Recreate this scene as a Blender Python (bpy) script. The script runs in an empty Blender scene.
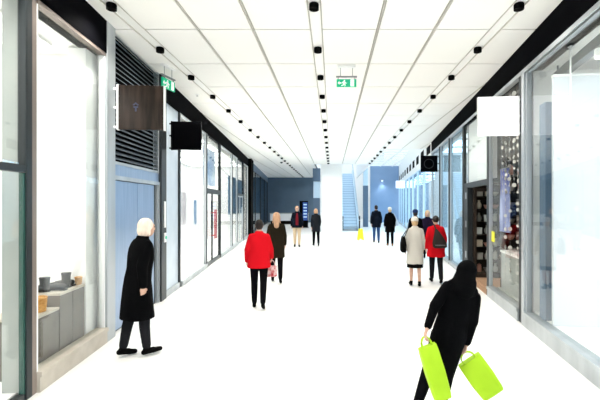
import bpy, bmesh, math, random
from mathutils import Vector, Matrix
random.seed(7)
PI = math.pi
scene = bpy.context.scene
COL = scene.collection
CAMZ, F, VX, VY = 1.85, 400.0, 332.0, 203.0
CEIL = 4.27

# ------------------------------------------------------------------ materials
def new_mat(name, col, rough=0.6, metal=0.0, spec=0.5, emit=None, estr=0.0):
    m = bpy.data.materials.new(name); m.use_nodes = True
    b = m.node_tree.nodes['Principled BSDF']
    b.inputs['Base Color'].default_value = (*col, 1)
    b.inputs['Roughness'].default_value = rough
    b.inputs['Metallic'].default_value = metal
    b.inputs['Specular IOR Level'].default_value = spec
    if emit:
        b.inputs['Emission Color'].default_value = (*emit, 1)
        b.inputs['Emission Strength'].default_value = estr
    return m

def noisy(name, c1, c2, scale=8.0, rough=0.6, spec=0.4, metal=0.0, bump=0.0, stretch=(1, 1, 1), detail=4):
    m = new_mat(name, c1, rough, metal, spec)
    nt = m.node_tree; b = nt.nodes['Principled BSDF']
    tc = nt.nodes.new('ShaderNodeTexCoord'); mp = nt.nodes.new('ShaderNodeMapping')
    mp.inputs['Scale'].default_value = stretch
    n = nt.nodes.new('ShaderNodeTexNoise'); n.inputs['Scale'].default_value = scale
    n.inputs['Detail'].default_value = detail
    r = nt.nodes.new('ShaderNodeValToRGB')
    r.color_ramp.elements[0].position = .35; r.color_ramp.elements[1].position = .68
    r.color_ramp.elements[0].color = (*c1, 1); r.color_ramp.elements[1].color = (*c2, 1)
    nt.links.new(tc.outputs['Object'], mp.inputs['Vector'])
    nt.links.new(mp.outputs['Vector'], n.inputs['Vector'])
    nt.links.new(n.outputs['Fac'], r.inputs['Fac'])
    nt.links.new(r.outputs['Color'], b.inputs['Base Color'])
    if bump:
        bp = nt.nodes.new('ShaderNodeBump'); bp.inputs['Strength'].default_value = bump
        bp.inputs['Distance'].default_value = .01
        nt.links.new(n.outputs['Fac'], bp.inputs['Height']); nt.links.new(bp.outputs['Normal'], b.inputs['Normal'])
    return m

def fabric(name, c):
    c2 = tuple(min(1, x * 1.14 + .0005) for x in c)
    return noisy(name, c, c2, 110, .9, .04, bump=.25)

def glass_mat(name, tint=(1, 1, 1), refl=0.75):
    m = bpy.data.materials.new(name); m.use_nodes = True
    nt = m.node_tree; nt.nodes.clear()
    out = nt.nodes.new('ShaderNodeOutputMaterial')
    tr = nt.nodes.new('ShaderNodeBsdfTransparent'); tr.inputs['Color'].default_value = (*tint, 1)
    gl = nt.nodes.new('ShaderNodeBsdfGlossy'); gl.inputs['Roughness'].default_value = .015
    lw = nt.nodes.new('ShaderNodeLayerWeight'); lw.inputs['Blend'].default_value = .5
    pw = nt.nodes.new('ShaderNodeMath'); pw.operation = 'POWER'; pw.inputs[1].default_value = 5
    ma = nt.nodes.new('ShaderNodeMath'); ma.operation = 'MULTIPLY_ADD'
    ma.inputs[1].default_value = refl; ma.inputs[2].default_value = .035
    mx = nt.nodes.new('ShaderNodeMixShader')
    nt.links.new(lw.outputs['Facing'], pw.inputs[0]); nt.links.new(pw.outputs[0], ma.inputs[0])
    nt.links.new(ma.outputs[0], mx.inputs['Fac'])
    nt.links.new(tr.outputs[0], mx.inputs[1]); nt.links.new(gl.outputs[0], mx.inputs[2])
    nt.links.new(mx.outputs[0], out.inputs['Surface'])
    return m

def ceiling_mat():
    m = new_mat('ceiling_panel_white', (.93, .915, .875), .8, 0, .2)
    nt = m.node_tree; b = nt.nodes['Principled BSDF']
    tc = nt.nodes.new('ShaderNodeTexCoord')
    v = nt.nodes.new('ShaderNodeTexVoronoi'); v.inputs['Scale'].default_value = 42
    v.inputs['Randomness'].default_value = 0
    r = nt.nodes.new('ShaderNodeValToRGB')
    r.color_ramp.elements[0].position = .16; r.color_ramp.elements[1].position = .24
    r.color_ramp.elements[0].color = (.70, .68, .63, 1); r.color_ramp.elements[1].color = (.93, .915, .875, 1)
    nt.links.new(tc.outputs['Object'], v.inputs['Vector'])
    nt.links.new(v.outputs['Distance'], r.inputs['Fac']); nt.links.new(r.outputs['Color'], b.inputs['Base Color'])
    return m

M = {}
M['floor'] = noisy('pale_polished_stone', (.86, .845, .81), (.90, .89, .87), 1.6, .35, .35)
M['ceiling'] = ceiling_mat()
M['gap'] = new_mat('ceiling_seam_grey', (.12, .11, .095), .7)
M['strip'] = new_mat('ceiling_bar', (.55, .52, .46), .5)
M['white'] = new_mat('white_paint', (.90, .90, .89), .6)
M['channel'] = new_mat('light_channel_white', (.93, .92, .89), .5)
M['shopwhite'] = new_mat('shop_white', (.92, .91, .89), .7)
M['black'] = new_mat('black_fascia', (.002, .002, .003), .8, 0, .02)
M['blackgloss'] = new_mat('black_gloss', (.0015, .0015, .002), .4, 0, .02)
M['blackmatte'] = new_mat('black_matte', (.003, .003, .003), .8, 0, .04)
M['post'] = noisy('dark_anodised', (.022, .028, .031), (.032, .038, .041), 6, .4, .4, .3, stretch=(1, 1, .2))
M['silver'] = noisy('silver_anodised', (.40, .43, .45), (.50, .53, .55), 4, .35, .5, .5, stretch=(1, 1, .1))
M['bronze'] = noisy('bronze_frame', (.20, .16, .14), (.28, .23, .20), 4, .4, .5, .3, stretch=(1, 1, .1))
M['steel'] = noisy('brushed_steel_blue', (.24, .33, .47), (.34, .44, .59), 3, .32, .5, .55, stretch=(30, 30, .4))
M['frost'] = noisy('pale_panel', (.50, .58, .66), (.58, .66, .74), 2, .35, .5)
M['slat'] = new_mat('louvre_slat', (.10, .125, .15), .5, 0, .2)
M['slate'] = noisy('slate_blue_wall', (.100, .150, .205), (.115, .170, .230), 1.0, .6, .3)
M['bluewall'] = noisy('pale_blue_wall', (.22, .33, .51), (.25, .36, .54), 1.0, .6, .3)
M['greyblue'] = new_mat('grey_blue', (.10, .16, .24), .5)
M['paleblue'] = new_mat('pale_blue', (.62, .78, .92), .5)
M['glass'] = glass_mat('clear_glass', (.97, .985, .98))
M['glassblue'] = glass_mat('bluish_glass', (.74, .87, .95), 1.0)
M['glassclear'] = glass_mat('low_reflection_glass', (.97, .97, .96), .28)
M['glassdark'] = glass_mat('smoked_glass', (.55, .63, .66), .8)
M['greenedge'] = new_mat('green_glass_edge', (.03, .09, .075), .2)
M['greypanel'] = noisy('grey_green_panel', (.34, .37, .35), (.40, .42, .40), 3, .5)
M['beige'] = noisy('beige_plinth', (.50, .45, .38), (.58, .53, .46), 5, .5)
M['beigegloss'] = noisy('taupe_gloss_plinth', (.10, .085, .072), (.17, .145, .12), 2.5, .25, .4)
M['shelf'] = noisy('dark_wood', (.020, .014, .010), (.040, .028, .020), 6, .5, .3, stretch=(1, 1, 6))
M['brownback'] = noisy('brown_grey_wall', (.13, .115, .10), (.18, .16, .14), 3, .7)
M['tanfloor'] = noisy('tan_floor', (.42, .25, .15), (.52, .33, .21), 9, .45, stretch=(1, 8, 1))
M['green'] = new_mat('exit_green', (.0, .36, .17), .4, emit=(0.0, .62, .32), estr=.5)
M['exitwhite'] = new_mat('exit_white', (.9, .95, .92), .4, emit=(.85, 1, .92), estr=.6)
M['grey'] = new_mat('grey_metal', (.25, .26, .27), .4, .4)
M['lens'] = new_mat('lamp_lens', (.9, .9, .85), .3, emit=(1, .97, .9), estr=14)
M['shoplight'] = new_mat('shop_light', (.9, .9, .9), .5, emit=(1, .975, .93), estr=11)
M['shoplightcool'] = new_mat('shop_light_cool', (.9, .9, .9), .5, emit=(.86, .95, 1), estr=13)
M['shoplightsoft'] = new_mat('shop_light_soft', (.9, .9, .9), .5, emit=(.86, .95, 1), estr=7)
M['dimlight'] = new_mat('shop_light_dim', (.9, .9, .9), .5, emit=(1, .93, .82), estr=2.6)
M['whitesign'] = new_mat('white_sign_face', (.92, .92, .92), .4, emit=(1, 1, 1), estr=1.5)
M['banner'] = new_mat('white_banner', (.66, .69, .73), .7)
M['brownsign'] = noisy('brown_gloss_sign', (.010, .007, .005), (.034, .022, .017), 3, .25, .2, stretch=(4, 4, .6))
M['bluemark'] = new_mat('blue_mark', (.012, .02, .06), .4)
M['screen'] = new_mat('blue_screen', (.02, .06, .25), .2, emit=(.03, .12, .50), estr=.6)
M['screenlight'] = new_mat('pale_screen_block', (.4, .6, .8), .2, emit=(.45, .7, 1), estr=.5)
M['yellow'] = new_mat('yellow_plastic', (.80, .78, .02), .4)
M['lime'] = noisy('lime_green_bag', (.36, .60, .008), (.44, .70, .015), 3, .6, .3)
M['red_handle'] = new_mat('red_door_pull', (.32, .02, .04), .4)
M['nosing'] = new_mat('step_nosing_blue', (.34, .48, .62), .5)
M['steps'] = new_mat('escalator_step', (.66, .80, .92), .5, .0)
M['handgrey'] = new_mat('handrail_blue_grey', (.40, .50, .60), .5)
M['rubber'] = new_mat('black_rubber', (.01, .01, .012), .5)
M['tan'] = noisy('tan_wicker', (.48, .24, .07), (.62, .36, .13), 30, .7)
M['orange'] = noisy('orange_wicker', (.55, .25, .06), (.66, .36, .12), 30, .7)
M['poster'] = noisy('blue_white_poster', (.08, .25, .58), (.75, .85, .95), 2.2, .4, .3)
M['pinkposter'] = noisy('pink_grey_notice', (.55, .50, .55), (.80, .70, .74), 7, .5)
M['disc'] = new_mat('pale_disc', (.72, .70, .66), .25, .2)
M['scarf'] = noisy('violet_blue_drape', (.05, .06, .30), (.50, .58, .85), 2.2, .7, .2, stretch=(2, 2, .6))
M['cream_item'] = new_mat('cream_ceramic', (.75, .65, .52), .4)
M['pink_item'] = new_mat('rose_ceramic', (.55, .26, .20), .4)
M['grey_item'] = new_mat('grey_ceramic', (.33, .32, .31), .4)
M['leather_black'] = noisy('black_leather', (.010, .010, .011), (.018, .018, .02), 30, .4, .4)
M['leather_grey'] = noisy('grey_leather', (.03, .033, .038), (.05, .055, .06), 30, .4, .4)
# people
M['skin'] = noisy('skin', (.52, .31, .22), (.58, .36, .27), 12, .55, .3)
M['lips'] = new_mat('lips', (.34, .11, .10), .5)
M['eye'] = new_mat('eye_dark', (.02, .015, .012), .2)
for k, c in dict(coat_black=(.0016, .0016, .002), coat_navy=(.004, .006, .012), coat_red=(.50, .006, .012),
                 coat_cream=(.50, .47, .42), coat_olive=(.016, .012, .007), coat_charcoal=(.012, .014, .018),
                 coat_purple=(.014, .009, .024), trousers_black=(.003, .003, .004), trousers_charcoal=(.012, .012, .014),
                 trousers_beige=(.52, .40, .27), jeans=(.030, .065, .16), skirt_black=(.002, .002, .002), shirt_red=(.14, .010, .018),
                 hat_cream=(.60, .56, .50), hat_navy=(.012, .022, .07), boot_tan=(.24, .11, .04), shoe_black=(.003, .003, .003),
                 bag_taupe=(.035, .028, .026), bag_black=(.003, .003, .003), bag_pale=(.45, .52, .62), cloth_red=(.45, .012, .02),
                 hood_grey=(.03, .033, .045)).items():
    M[k] = fabric(k, c)
for k, c in dict(hair_dark=(.010, .006, .004), hair_white=(.70, .56, .46), hair_blond=(.50, .33, .17), hair_brown=(.10, .055, .03), hair_fair=(.42, .24, .14)).items():
    M[k] = noisy(k, c, tuple(min(1, x * 1.3) for x in c), 30, .6, .3, bump=.4, stretch=(1, 1, .25))

# ------------------------------------------------------------------ mesh helper
class MB:
    def __init__(s): s.v = []; s.f = []
    def add(s, vs, fs):
        n = len(s.v); s.v += [Vector(p) for p in vs]; s.f += [tuple(i + n for i in f) for f in fs]; return s
    def box(s, x0, x1, y0, y1, z0, z1):
        if x0 > x1: x0, x1 = x1, x0
        vs = [(x, y, z) for z in (z0, z1) for y in (y0, y1) for x in (x0, x1)]
        return s.add(vs, [(0, 2, 3, 1), (4, 5, 7, 6), (0, 1, 5, 4), (2, 6, 7, 3), (0, 4, 6, 2), (1, 3, 7, 5)])
    def loft(s, rings):
        n = len(rings[0]); vs = [p for r in rings for p in r]; fs = []
        for i in range(len(rings) - 1):
            for j in range(n):
                k = (j + 1) % n
                fs.append((i * n + j, i * n + k, (i + 1) * n + k, (i + 1) * n + j))
        fs.append(tuple(reversed(range(n)))); fs.append(tuple((len(rings) - 1) * n + j for j in range(n)))
        return s.add(vs, fs)
    def prism(s, pts, axis, a, b):
        def P(u, v, w): return {'x': (w, u, v), 'y': (u, w, v), 'z': (u, v, w)}[axis]
        return s.loft([[P(u, v, a) for u, v in pts], [P(u, v, b) for u, v in pts]])
    def tube(s, p0, p1, r0, r1=None, n=14):
        p0 = Vector(p0); p1 = Vector(p1); r1 = r0 if r1 is None else r1
        d = (p1 - p0).normalized(); a = d.orthogonal().normalized(); b = d.cross(a)
        R = lambda c, r: [c + (a * math.cos(2 * PI * i / n) + b * math.sin(2 * PI * i / n)) * r for i in range(n)]
        return s.loft([R(p0, r0), R(p1, r1)])
    def path(s, pts, r, n=8):
        pts = [Vector(p) for p in pts]; rings = []
        for i, p in enumerate(pts):
            d = (pts[min(i + 1, len(pts) - 1)] - pts[max(i - 1, 0)]).normalized()
            a = d.cross(Vector((.31, .17, .93))).normalized(); b = d.cross(a)
            rr = r[i] if isinstance(r, (list, tuple)) else r
            rings.append([p + (a * math.cos(2 * PI * k / n) + b * math.sin(2 * PI * k / n)) * rr for k in range(n)])
        return s.loft(rings)
    def lathe(s, prof, c=(0, 0, 0), n=20):
        return s.loft([[(c[0] + r * math.cos(2 * PI * i / n), c[1] + r * math.sin(2 * PI * i / n), c[2] + z) for i in range(n)] for r, z in prof])
    def cap(s, p0, r0, p1, r1, n=14):
        p0 = Vector(p0); p1 = Vector(p1); d = p1 - p0
        d = d.normalized() if d.length > 1e-6 else Vector((0, 0, 1))
        a = d.orthogonal().normalized(); b = d.cross(a); rings = []
        def R(c, r): rings.append([c + (a * math.cos(2 * PI * i / n) + b * math.sin(2 * PI * i / n)) * r for i in range(n)])
        for t in (80, 55, 30, 0): R(p0 - d * r0 * math.sin(math.radians(t)), r0 * math.cos(math.radians(t)))
        for t in (0, 30, 55, 80): R(p1 + d * r1 * math.sin(math.radians(t)), r1 * math.cos(math.radians(t)))
        return s.loft(rings)
    def ell(s, c, rad, R=None, n=18, m=12):
        c = Vector(c); rings = []
        for j in range(1, m):
            t = -PI / 2 + PI * j / m
            ring = []
            for i in range(n):
                p = Vector((rad[0] * math.cos(t) * math.cos(2 * PI * i / n), rad[1] * math.cos(t) * math.sin(2 * PI * i / n), rad[2] * math.sin(t)))
                ring.append(c + (R @ p if R else p))
            rings.append(ring)
        return s.loft(rings)
    def build(s, name, mat, parent=None, loc=None, rot=0.0, bevel=0.0, smooth=False, segs=2):
        me = bpy.data.meshes.new(name)
        me.from_pydata([tuple(p) for p in s.v], [], s.f)
        bm = bmesh.new(); bm.from_mesh(me)
        bmesh.ops.recalc_face_normals(bm, faces=bm.faces)
        if bevel > 0:
            ed = [e for e in bm.edges if len(e.link_faces) == 2 and e.calc_face_angle(0) > .5]
            bmesh.ops.bevel(bm, geom=ed, offset=bevel, segments=segs, affect='EDGES', profile=.5)
        bm.to_mesh(me); bm.free()
        if smooth:
            for p in me.polygons: p.use_smooth = True
            try: me.set_sharp_from_angle(angle=math.radians(40))
            except Exception: pass
        me.materials.append(M[mat] if isinstance(mat, str) else mat)
        o = bpy.data.objects.new(name, me); COL.objects.link(o)
        if parent: o.parent = parent
        if loc is not None: o.location = loc
        if rot: o.rotation_euler = (0, 0, rot)
        return o

def union(mb, name, mat, parent, voxel=.009, it=4):
    tmp = mb.build('tmp', mat)
    r = tmp.modifiers.new('r', 'REMESH'); r.mode = 'VOXEL'; r.voxel_size = voxel; r.adaptivity = 0
    sm = tmp.modifiers.new('s', 'SMOOTH'); sm.iterations = it; sm.factor = .5
    bpy.context.view_layer.update()
    dg = bpy.context.evaluated_depsgraph_get()
    me = bpy.data.meshes.new_from_object(tmp.evaluated_get(dg))
    me.name = name
    old = tmp.data; bpy.data.objects.remove(tmp); bpy.data.meshes.remove(old)
    for p in me.polygons: p.use_smooth = True
    me.materials.clear(); me.materials.append(M[mat])
    o = bpy.data.objects.new(name, me); COL.objects.link(o); o.parent = parent
    return o

def tag(o, label, cat, group=None):
    o['label'] = label; o['category'] = cat
    if group: o['group'] = group
    return o
def thing(name, label, cat, loc=(0, 0, 0), rot=0.0, group=None):
    o = bpy.data.objects.new(name, None); COL.objects.link(o); o.empty_display_size = .1
    o.location = loc; o.rotation_euler = (0, 0, rot)
    return tag(o, label, cat, group)
def struct(o):
    o['kind'] = 'structure'; return o
def copy_tree(o, parent=None):
    c = o.copy(); COL.objects.link(c)
    if parent: c.parent = parent
    for ch in list(o.children): copy_tree(ch, c)
    return c

# ------------------------------------------------------------------ people
def person(label, X, d, h, face, legs=((.30, .10), (-.28, .22)), arms=((-.25, .10, .25), (.25, .10, .3)), lean=.04, side=0.0,
           coat='coat_black', hem=.80, flare=1.0, trousers='trousers_black', shoe='shoe_black', hair='hair_dark', style='short',
           head_yaw=0.0, head_pitch=0.0, skirt=None, bare=False, boots=False, shirt=None, grip=0.25, voxel=.009, bulk=1.0, hatmat=None, legside=0.0):
    S = h / 1.76
    P = Vector((0, 0, .95))
    RL = Matrix.Rotation(-lean, 3, 'X') @ Matrix.Rotation(side, 3, 'Y')
    T = lambda p: P + RL @ (Vector(p) - P)
    L = {}
    low = 9; LS = Vector((math.sin(legside), 0, 0))
    for i, sg in enumerate((-1, 1)):
        a, k = legs[i]
        hip = Vector((sg * .092, 0, .93))
        kn = hip + (Vector((0, math.sin(a), -math.cos(a))) + LS).normalized() * .43
        b = a - k
        an = kn + (Vector((0, math.sin(b), -math.cos(b))) + LS).normalized() * .415
        pitch = min(0.9, max(-.35, -b * .8)) if b < 0 else -b * .5
        RF = Matrix.Rotation(-pitch, 3, 'X')
        heel = an + RF @ Vector((0, -.035, -.05)); toe = an + RF @ Vector((sg * .012, .165, -.055))
        low = min(low, heel.z - .036, toe.z - .03)
        L[sg] = (hip, kn, an, heel, toe, RF)
    dz = Vector((0, 0, -low))
    for sg in L:
        q = L[sg]; L[sg] = tuple([p + dz for p in q[:5]]) + (q[5],)
    P = P + dz
    T = lambda p: P + RL @ (Vector(p) + dz - P)
    A = {}
    for i, sg in enumerate((-1, 1)):
        a, out, e = arms[i]
        sh = T((sg * .178, 0, 1.425))
        def D(ang, o): return (RL @ Vector((sg * math.sin(o), math.sin(ang) * math.cos(o), -math.cos(ang) * math.cos(o)))).normalized()
        el = sh + D(a, out) * .285
        d2 = D(a + e, out * .4)
        wr = el + d2 * .25
        A[sg] = (sh, el, wr, d2)
    root = thing('person', label, 'person', (X, d, 0), face)
    sc = lambda mb: [p.__imul__(S) for p in mb.v] and mb
    # body: one continuous surface
    mb = MB()
    mb.ell(T((0, 0, .95)), (.155, .105, .12)).ell(T((0, .005, 1.10)), (.135, .095, .15)).ell(T((0, .005, 1.30)), (.160, .105, .17))
    mb.cap(T((-.12, 0, 1.41)), .048, T((.12, 0, 1.41)), .048)
    for sg in (-1, 1):
        hip, kn, an, heel, toe, RF = L[sg]
        mb.cap(hip, .080, kn, .050).cap(kn, .050, (kn * .65 + an * .35) - Vector((0, .008, 0)), .049).cap(kn * .65 + an * .35 - Vector((0, .008, 0)), .049, an, .034)
        mb.cap(heel, .032, toe, .026)
        sh, el, wr, d2 = A[sg]
        mb.cap(sh - Vector((sg * .02, 0, .012)), .042, el, .036).cap(el, .036, wr, .027)
        nrm = Vector((-sg, 0, 0)); nrm = (nrm - d2 * nrm.dot(d2)).normalized(); ac = d2.cross(nrm).normalized()
        if ac.y < 0: ac = -ac
        R = Matrix((ac, nrm, d2)).transposed()
        mb.ell(wr + d2 * .045, (.042, .017, .055), R)
        for j, (o, ln) in enumerate(((.030, .068), (.010, .078), (-.010, .073), (-.029, .058))):
            b0 = wr + d2 * .080 + ac * o
            d3 = (d2 * math.cos(grip * 1.3) + nrm * math.sin(grip * 1.3)).normalized()
            d4 = (d2 * math.cos(grip * 3.4) + nrm * math.sin(grip * 3.4)).normalized()
            m1 = b0 + d3 * ln * .55
            mb.cap(b0 - d2 * .02, .0095, m1, .009, 8).cap(m1, .009, m1 + d4 * ln * .5, .0078, 8)
        t0 = wr + d2 * .03 + ac * .032; t1 = t0 + (d2 * .7 + ac * .6 + nrm * .35).normalized() * .042
        mb.cap(t0, .012, t1, .0105, 8).cap(t1, .0105, t1 + (d2 * .9 + nrm * .5).normalized() * .03, .009, 8)
    HC = T((0, .03, 1.635))
    RH = RL @ Matrix.Rotation(head_yaw, 3, 'Z') @ Matrix.Rotation(-head_pitch, 3, 'X')
    HP = lambda p: HC + RH @ Vector(p)
    mb.cap(T((0, -.005, 1.43)), .058, HP((0, -.02, -.06)), .052)
    mb.ell(HC, (.074, .092, .112), RH).ell(HP((0, .028, -.068)), (.054, .058, .050), RH)
    mb.cap(HP((0, .088, .012)), .010, HP((0, .104, -.022)), .014, 8)
    mb.ell(HP((0, .080, .030)), (.052, .016, .010), RH)
    mb.ell(HP((0, .086, -.055)), (.024, .010, .010), RH)
    for sg in (-1, 1): mb.ell(HP((sg * .076, -.005, -.005)), (.010, .020, .032), RH)
    union(sc(mb), 'body', 'skin', root, voxel)
    for sg in (-1, 1):
        e = MB().ell(HP((sg * .030, .086, .008)), (.012, .008, .007), RH, 10, 6)
        sc(e).build('eye', 'eye', root, smooth=True)
    sc(MB().ell(HP((0, .096, -.055)), (.022, .004, .007), RH, 10, 6)).build('mouth', 'lips', root, smooth=True)
    # hair
    if style != 'hood':
        hb = MB()
        if style in ('short', 'bald'):
            hb.ell(HP((0, -.020, .026)), (.083, .092, .100), RH).ell(HP((0, -.040, -.015)), (.076, .072, .08), RH)
        elif style == 'bob':
            hb.ell(HP((0, -.020, .024)), (.092, .098, .106), RH).ell(HP((0, -.048, -.035)), (.098, .068, .10), RH)
            for sg in (-1, 1): hb.cap(HP((sg * .075, -.005, .02)), .024, HP((sg * .078, .0, -.085)), .020)
        elif style == 'long':
            hb.ell(HP((0, -.020, .024)), (.090, .098, .106), RH).cap(HP((0, -.06, 0)), .085, T((0, -.10, 1.42)), .065)
            for sg in (-1, 1): hb.cap(HP((sg * .072, -.01, .02)), .024, HP((sg * .085, -.01, -.15)), .022)
        elif style == 'bun':
            hb.ell(HP((0, -.020, .024)), (.086, .095, .103), RH).ell(HP((0, -.11, .04)), (.045, .04, .045), RH)
        if style in ('hat',):
            hb.ell(HP((0, -.035, -.03)), (.080, .072, .085), RH)
        union(sc(hb), 'hair', hair, root, .008, 3)
        if style == 'hat':
            hb = MB()
            hb.loft([[HP((rx * math.cos(2 * PI * i / 20), -.005 + ry * math.sin(2 * PI * i / 20), z)) for i in range(20)]
                     for z, rx, ry in ((.010, .092, .108), (.035, .096, .112), (.055, .094, .108), (.09, .086, .098), (.118, .062, .07), (.132, .02, .024))])
            sc(hb).build('hat', hatmat, root, smooth=True)
    else:
        hb = MB()
        hb.cap(HP((0, -.03, -.01)), .105, T((0, -.04, 1.45)), .14).ell(HP((0, -.028, .005)), (.112, .118, .128), RH).ell(T((0, -.05, 1.50)), (.135, .10, .11)).cap(T((-.10, -.02, 1.44)), .075, T((.10, -.02, 1.44)), .075)
        union(sc(hb), 'hood', hatmat or coat, root, .010, 4)
    # coat
    cb = MB(); n = 24; rings = []
    prof = [(1.495, .068, .062, -.005), (1.468, .135, .085, -.005), (1.43, .182, .100, 0), (1.385, .200, .112, 0), (1.34, .200, .122, .0), (1.25, .196, .132, .005),
            (1.10, .178, .128, .005), (.97, .190, .135, 0)]
    zz = [z for z in (.85, .72, .60, .50, .42) if z > hem + .03] + [hem]
    for z in zz:
        t = (0.97 - z) / .5
        prof.append((z, (.192 + .035 * t * flare), (.140 + .05 * t * flare), (L[-1][1].y + L[1][1].y) * .35 * t))
    for z, rx, ry, yo in prof:
        ring = []
        for i in range(n):
            w = 1 + .018 * math.sin(5 * 2 * PI * i / n + z * 9)
            p = Vector((rx * bulk * w * math.cos(2 * PI * i / n), yo + ry * bulk * w * math.sin(2 * PI * i / n), z))
            if z > .96: q = T(p)
            else:
                q = T((p.x, p.y, z)) if side else p + dz
            ring.append(q)
        rings.append(ring)
    cb.loft(rings)
    for sg in (-1, 1):
        sh, el, wr, d2 = A[sg]
        cb.cap(sh - Vector((sg * .028, 0, .022)), .068 * (.5 + .5 * max(bulk, 1)), el, .060 * max(bulk, 1)).cap(el, .058 * bulk, wr - d2 * .025, .046 * bulk)
    cb.loft([[T((r * math.cos(2 * PI * i / 18), -.004 + r * .95 * math.sin(2 * PI * i / 18), z)) for i in range(18)] for z, r in ((1.45, .09), (1.50, .082), (1.525, .078))])
    union(sc(cb), 'coat', coat, root, .010, 3)
    if shirt:
        sb = MB()
        sb.loft([[T((x, y, z)) for x, y in ((-w, .02), (w, .02), (w * .8, fy), (-w * .8, fy))]
                 for z, w, fy in ((.93, .075, .147), (1.08, .07, .146), (1.25, .065, .149), (1.38, .05, .126), (1.46, .035, .095))])
        sc(sb).build('shirt', shirt, root, bevel=.008, smooth=True)
    # legs
    if trousers:
        tb = MB(); tb.ell(P + Vector((0, 0, -.02)), (.166, .118, .13))
        for sg in (-1, 1):
            hip, kn, an, heel, toe, RF = L[sg]
            m_ = kn * .65 + an * .35 - Vector((0, .008, 0)); tb.cap(hip, .100, kn, .070).cap(kn, .070, m_, .066).cap(m_, .066, an + (kn - an).normalized() * .03, .054)
        union(sc(tb), 'trousers', trousers, root, .010, 3)
    if skirt:
        kb = MB()
        kb.loft([[Vector((rx * math.cos(2 * PI * i / 22), ry * math.sin(2 * PI * i / 22) + yo, z)) + dz for i in range(22)]
                 for z, rx, ry, yo in ((.98, .15, .11, 0), (.8, .19, .15, 0), (.62, .20, .17, 0), (skirt[1], .205, .19, 0))])
        sc(kb).build('skirt', skirt[0], root, smooth=True)
    for sg in (-1, 1):
        hip, kn, an, heel, toe, RF = L[sg]
        fb = MB(); mid = heel * .45 + toe * .55
        fb.cap(heel, .036, mid + RF @ Vector((0, 0, .006)), .040).cap(mid, .038, toe, .030)
        if boots: fb.cap(an * .35 + kn * .65, .060, an, .048).cap(an, .046, heel + RF @ Vector((0, .02, .01)), .036)
        else: fb.cap(an + (kn - an).normalized() * .015, .044, heel + RF @ Vector((0, .02, .01)), .036)
        union(sc(fb), 'boot' if boots else 'shoe', shoe, root, .008, 2)
    MW = Matrix.Translation((X, d, 0)) @ Matrix.Rotation(face, 4, 'Z')
    W = lambda p: MW @ (Vector(p) * S)
    return dict(root=root, grip={sg: W(A[sg][2] + A[sg][3] * .095) for sg in A}, W=W, T=T, S=S, MW=MW, A=A,
                wrist={sg: W(A[sg][2]) for sg in A})

def px(x, d): return (x - VX) * d / F

ppl = {}
ppl['old'] = person('person with white hair in a long black coat beside the steel service doors', -2.36, 4.85, 1.66, -.75,
    legs=((-.12, .10), (.12, .05)), arms=((.10, .12, .5), (-.18, .10, .35)), coat='coat_black', hem=.48, flare=.8, trousers='trousers_charcoal', bulk=1.12,
    hair='hair_white', style='bob', lean=.13, head_pitch=-.1, voxel=.008)
ppl['red'] = person('person in a short red jacket and black trousers walking on the left', px(259, 7.1), 7.1, 1.56, .12,
    legs=((.05, .03), (-.20, .30)), arms=((-.15, .16, .55), (.20, .16, .6)), coat='coat_red', hem=.80, flare=1.3, trousers='trousers_black',
    hair='hair_dark', style='short', lean=.06, bulk=1.13)
ppl['olive'] = person('person with long fair hair in a dark olive coat ahead of the red jacket', px(276.5, 9.3), 9.3, 1.63, .15,
    legs=((.18, .05), (-.2, .2)), arms=((-.2, .1, .25), (.2, .1, .3)), coat='coat_olive', hem=.62, flare=.8, trousers='trousers_black',
    hair='hair_fair', style='long')
ppl['navy'] = person('person in an open navy jacket, dark red shirt and beige trousers', px(297, 16.8), 16.8, 1.72, PI + .1,
    legs=((.12, .04), (-.12, .1)), arms=((.1, .14, .2), (-.1, .14, .2)), coat='coat_navy', hem=.82, shirt='shirt_red', trousers='trousers_beige',
    hair='hair_fair', style='short', bulk=1.06)
ppl['char'] = person('person with fair hair in a charcoal coat and black leggings by the white pillar', px(316, 17.2), 17.2, 1.60, .2,
    legs=((.14, .04), (-.16, .15)), arms=((-.2, .1, .25), (.2, .1, .4)), coat='coat_charcoal', hem=.66, trousers='trousers_black',
    hair='hair_fair', style='bob')
ppl['jeans'] = person('person with dark hair in a black jacket and blue jeans walking away', px(376.3, 18.5), 18.5, 1.74, 0,
    legs=((.16, .05), (-.14, .12)), arms=((-.18, .16, .2), (.18, .16, .25)), coat='coat_navy', hem=.72, flare=.4, trousers='jeans',
    hair='hair_dark', style='short', bulk=1.08)
ppl['tanboot'] = person('person in a cream hat, black coat and tan boots walking away', px(390, 17.2), 17.2, 1.66, 0,
    legs=((.10, .04), (-.10, .08)), arms=((-.1, .16, .3), (.1, .18, .3)), coat='coat_black', hem=.62, flare=1.1, trousers='trousers_black',
    hair='hair_blond', style='hat', hatmat='hat_cream', shoe='boot_tan', boots=True, bulk=1.06)
ppl['cream'] = person('person in a cream hat, cream coat and black skirt with bare legs', px(415, 8.9), 8.9, 1.53, -.05,
    legs=((.06, .03), (-.10, .12)), arms=((-.05, .14, .35), (.1, .12, .3)), coat='coat_cream', hem=.56, flare=.8, trousers=None, skirt=('skirt_black', .47),
    hair='hair_blond', style='hat', hatmat='hat_cream', bulk=1.02)
ppl['redcoat'] = person('person with dark hair in a hip-length red coat with a taupe backpack', px(436, 9.25), 9.25, 1.55, -.05,
    legs=((.14, .05), (-.16, .14)), arms=((-.1, .18, .35), (.1, .2, .4)), coat='coat_red', hem=.68, flare=1.0, trousers='trousers_charcoal',
    hair='hair_dark', style='bun', bulk=1.14)
ppl['navyhat'] = person('person in a navy knitted hat and black coat ahead of the cream coat', px(415.5, 12.6), 12.6, 1.66, -.08,
    coat='coat_black', hem=.62, trousers='trousers_black', hair='hair_dark', style='hat', hatmat='hat_navy')
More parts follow.
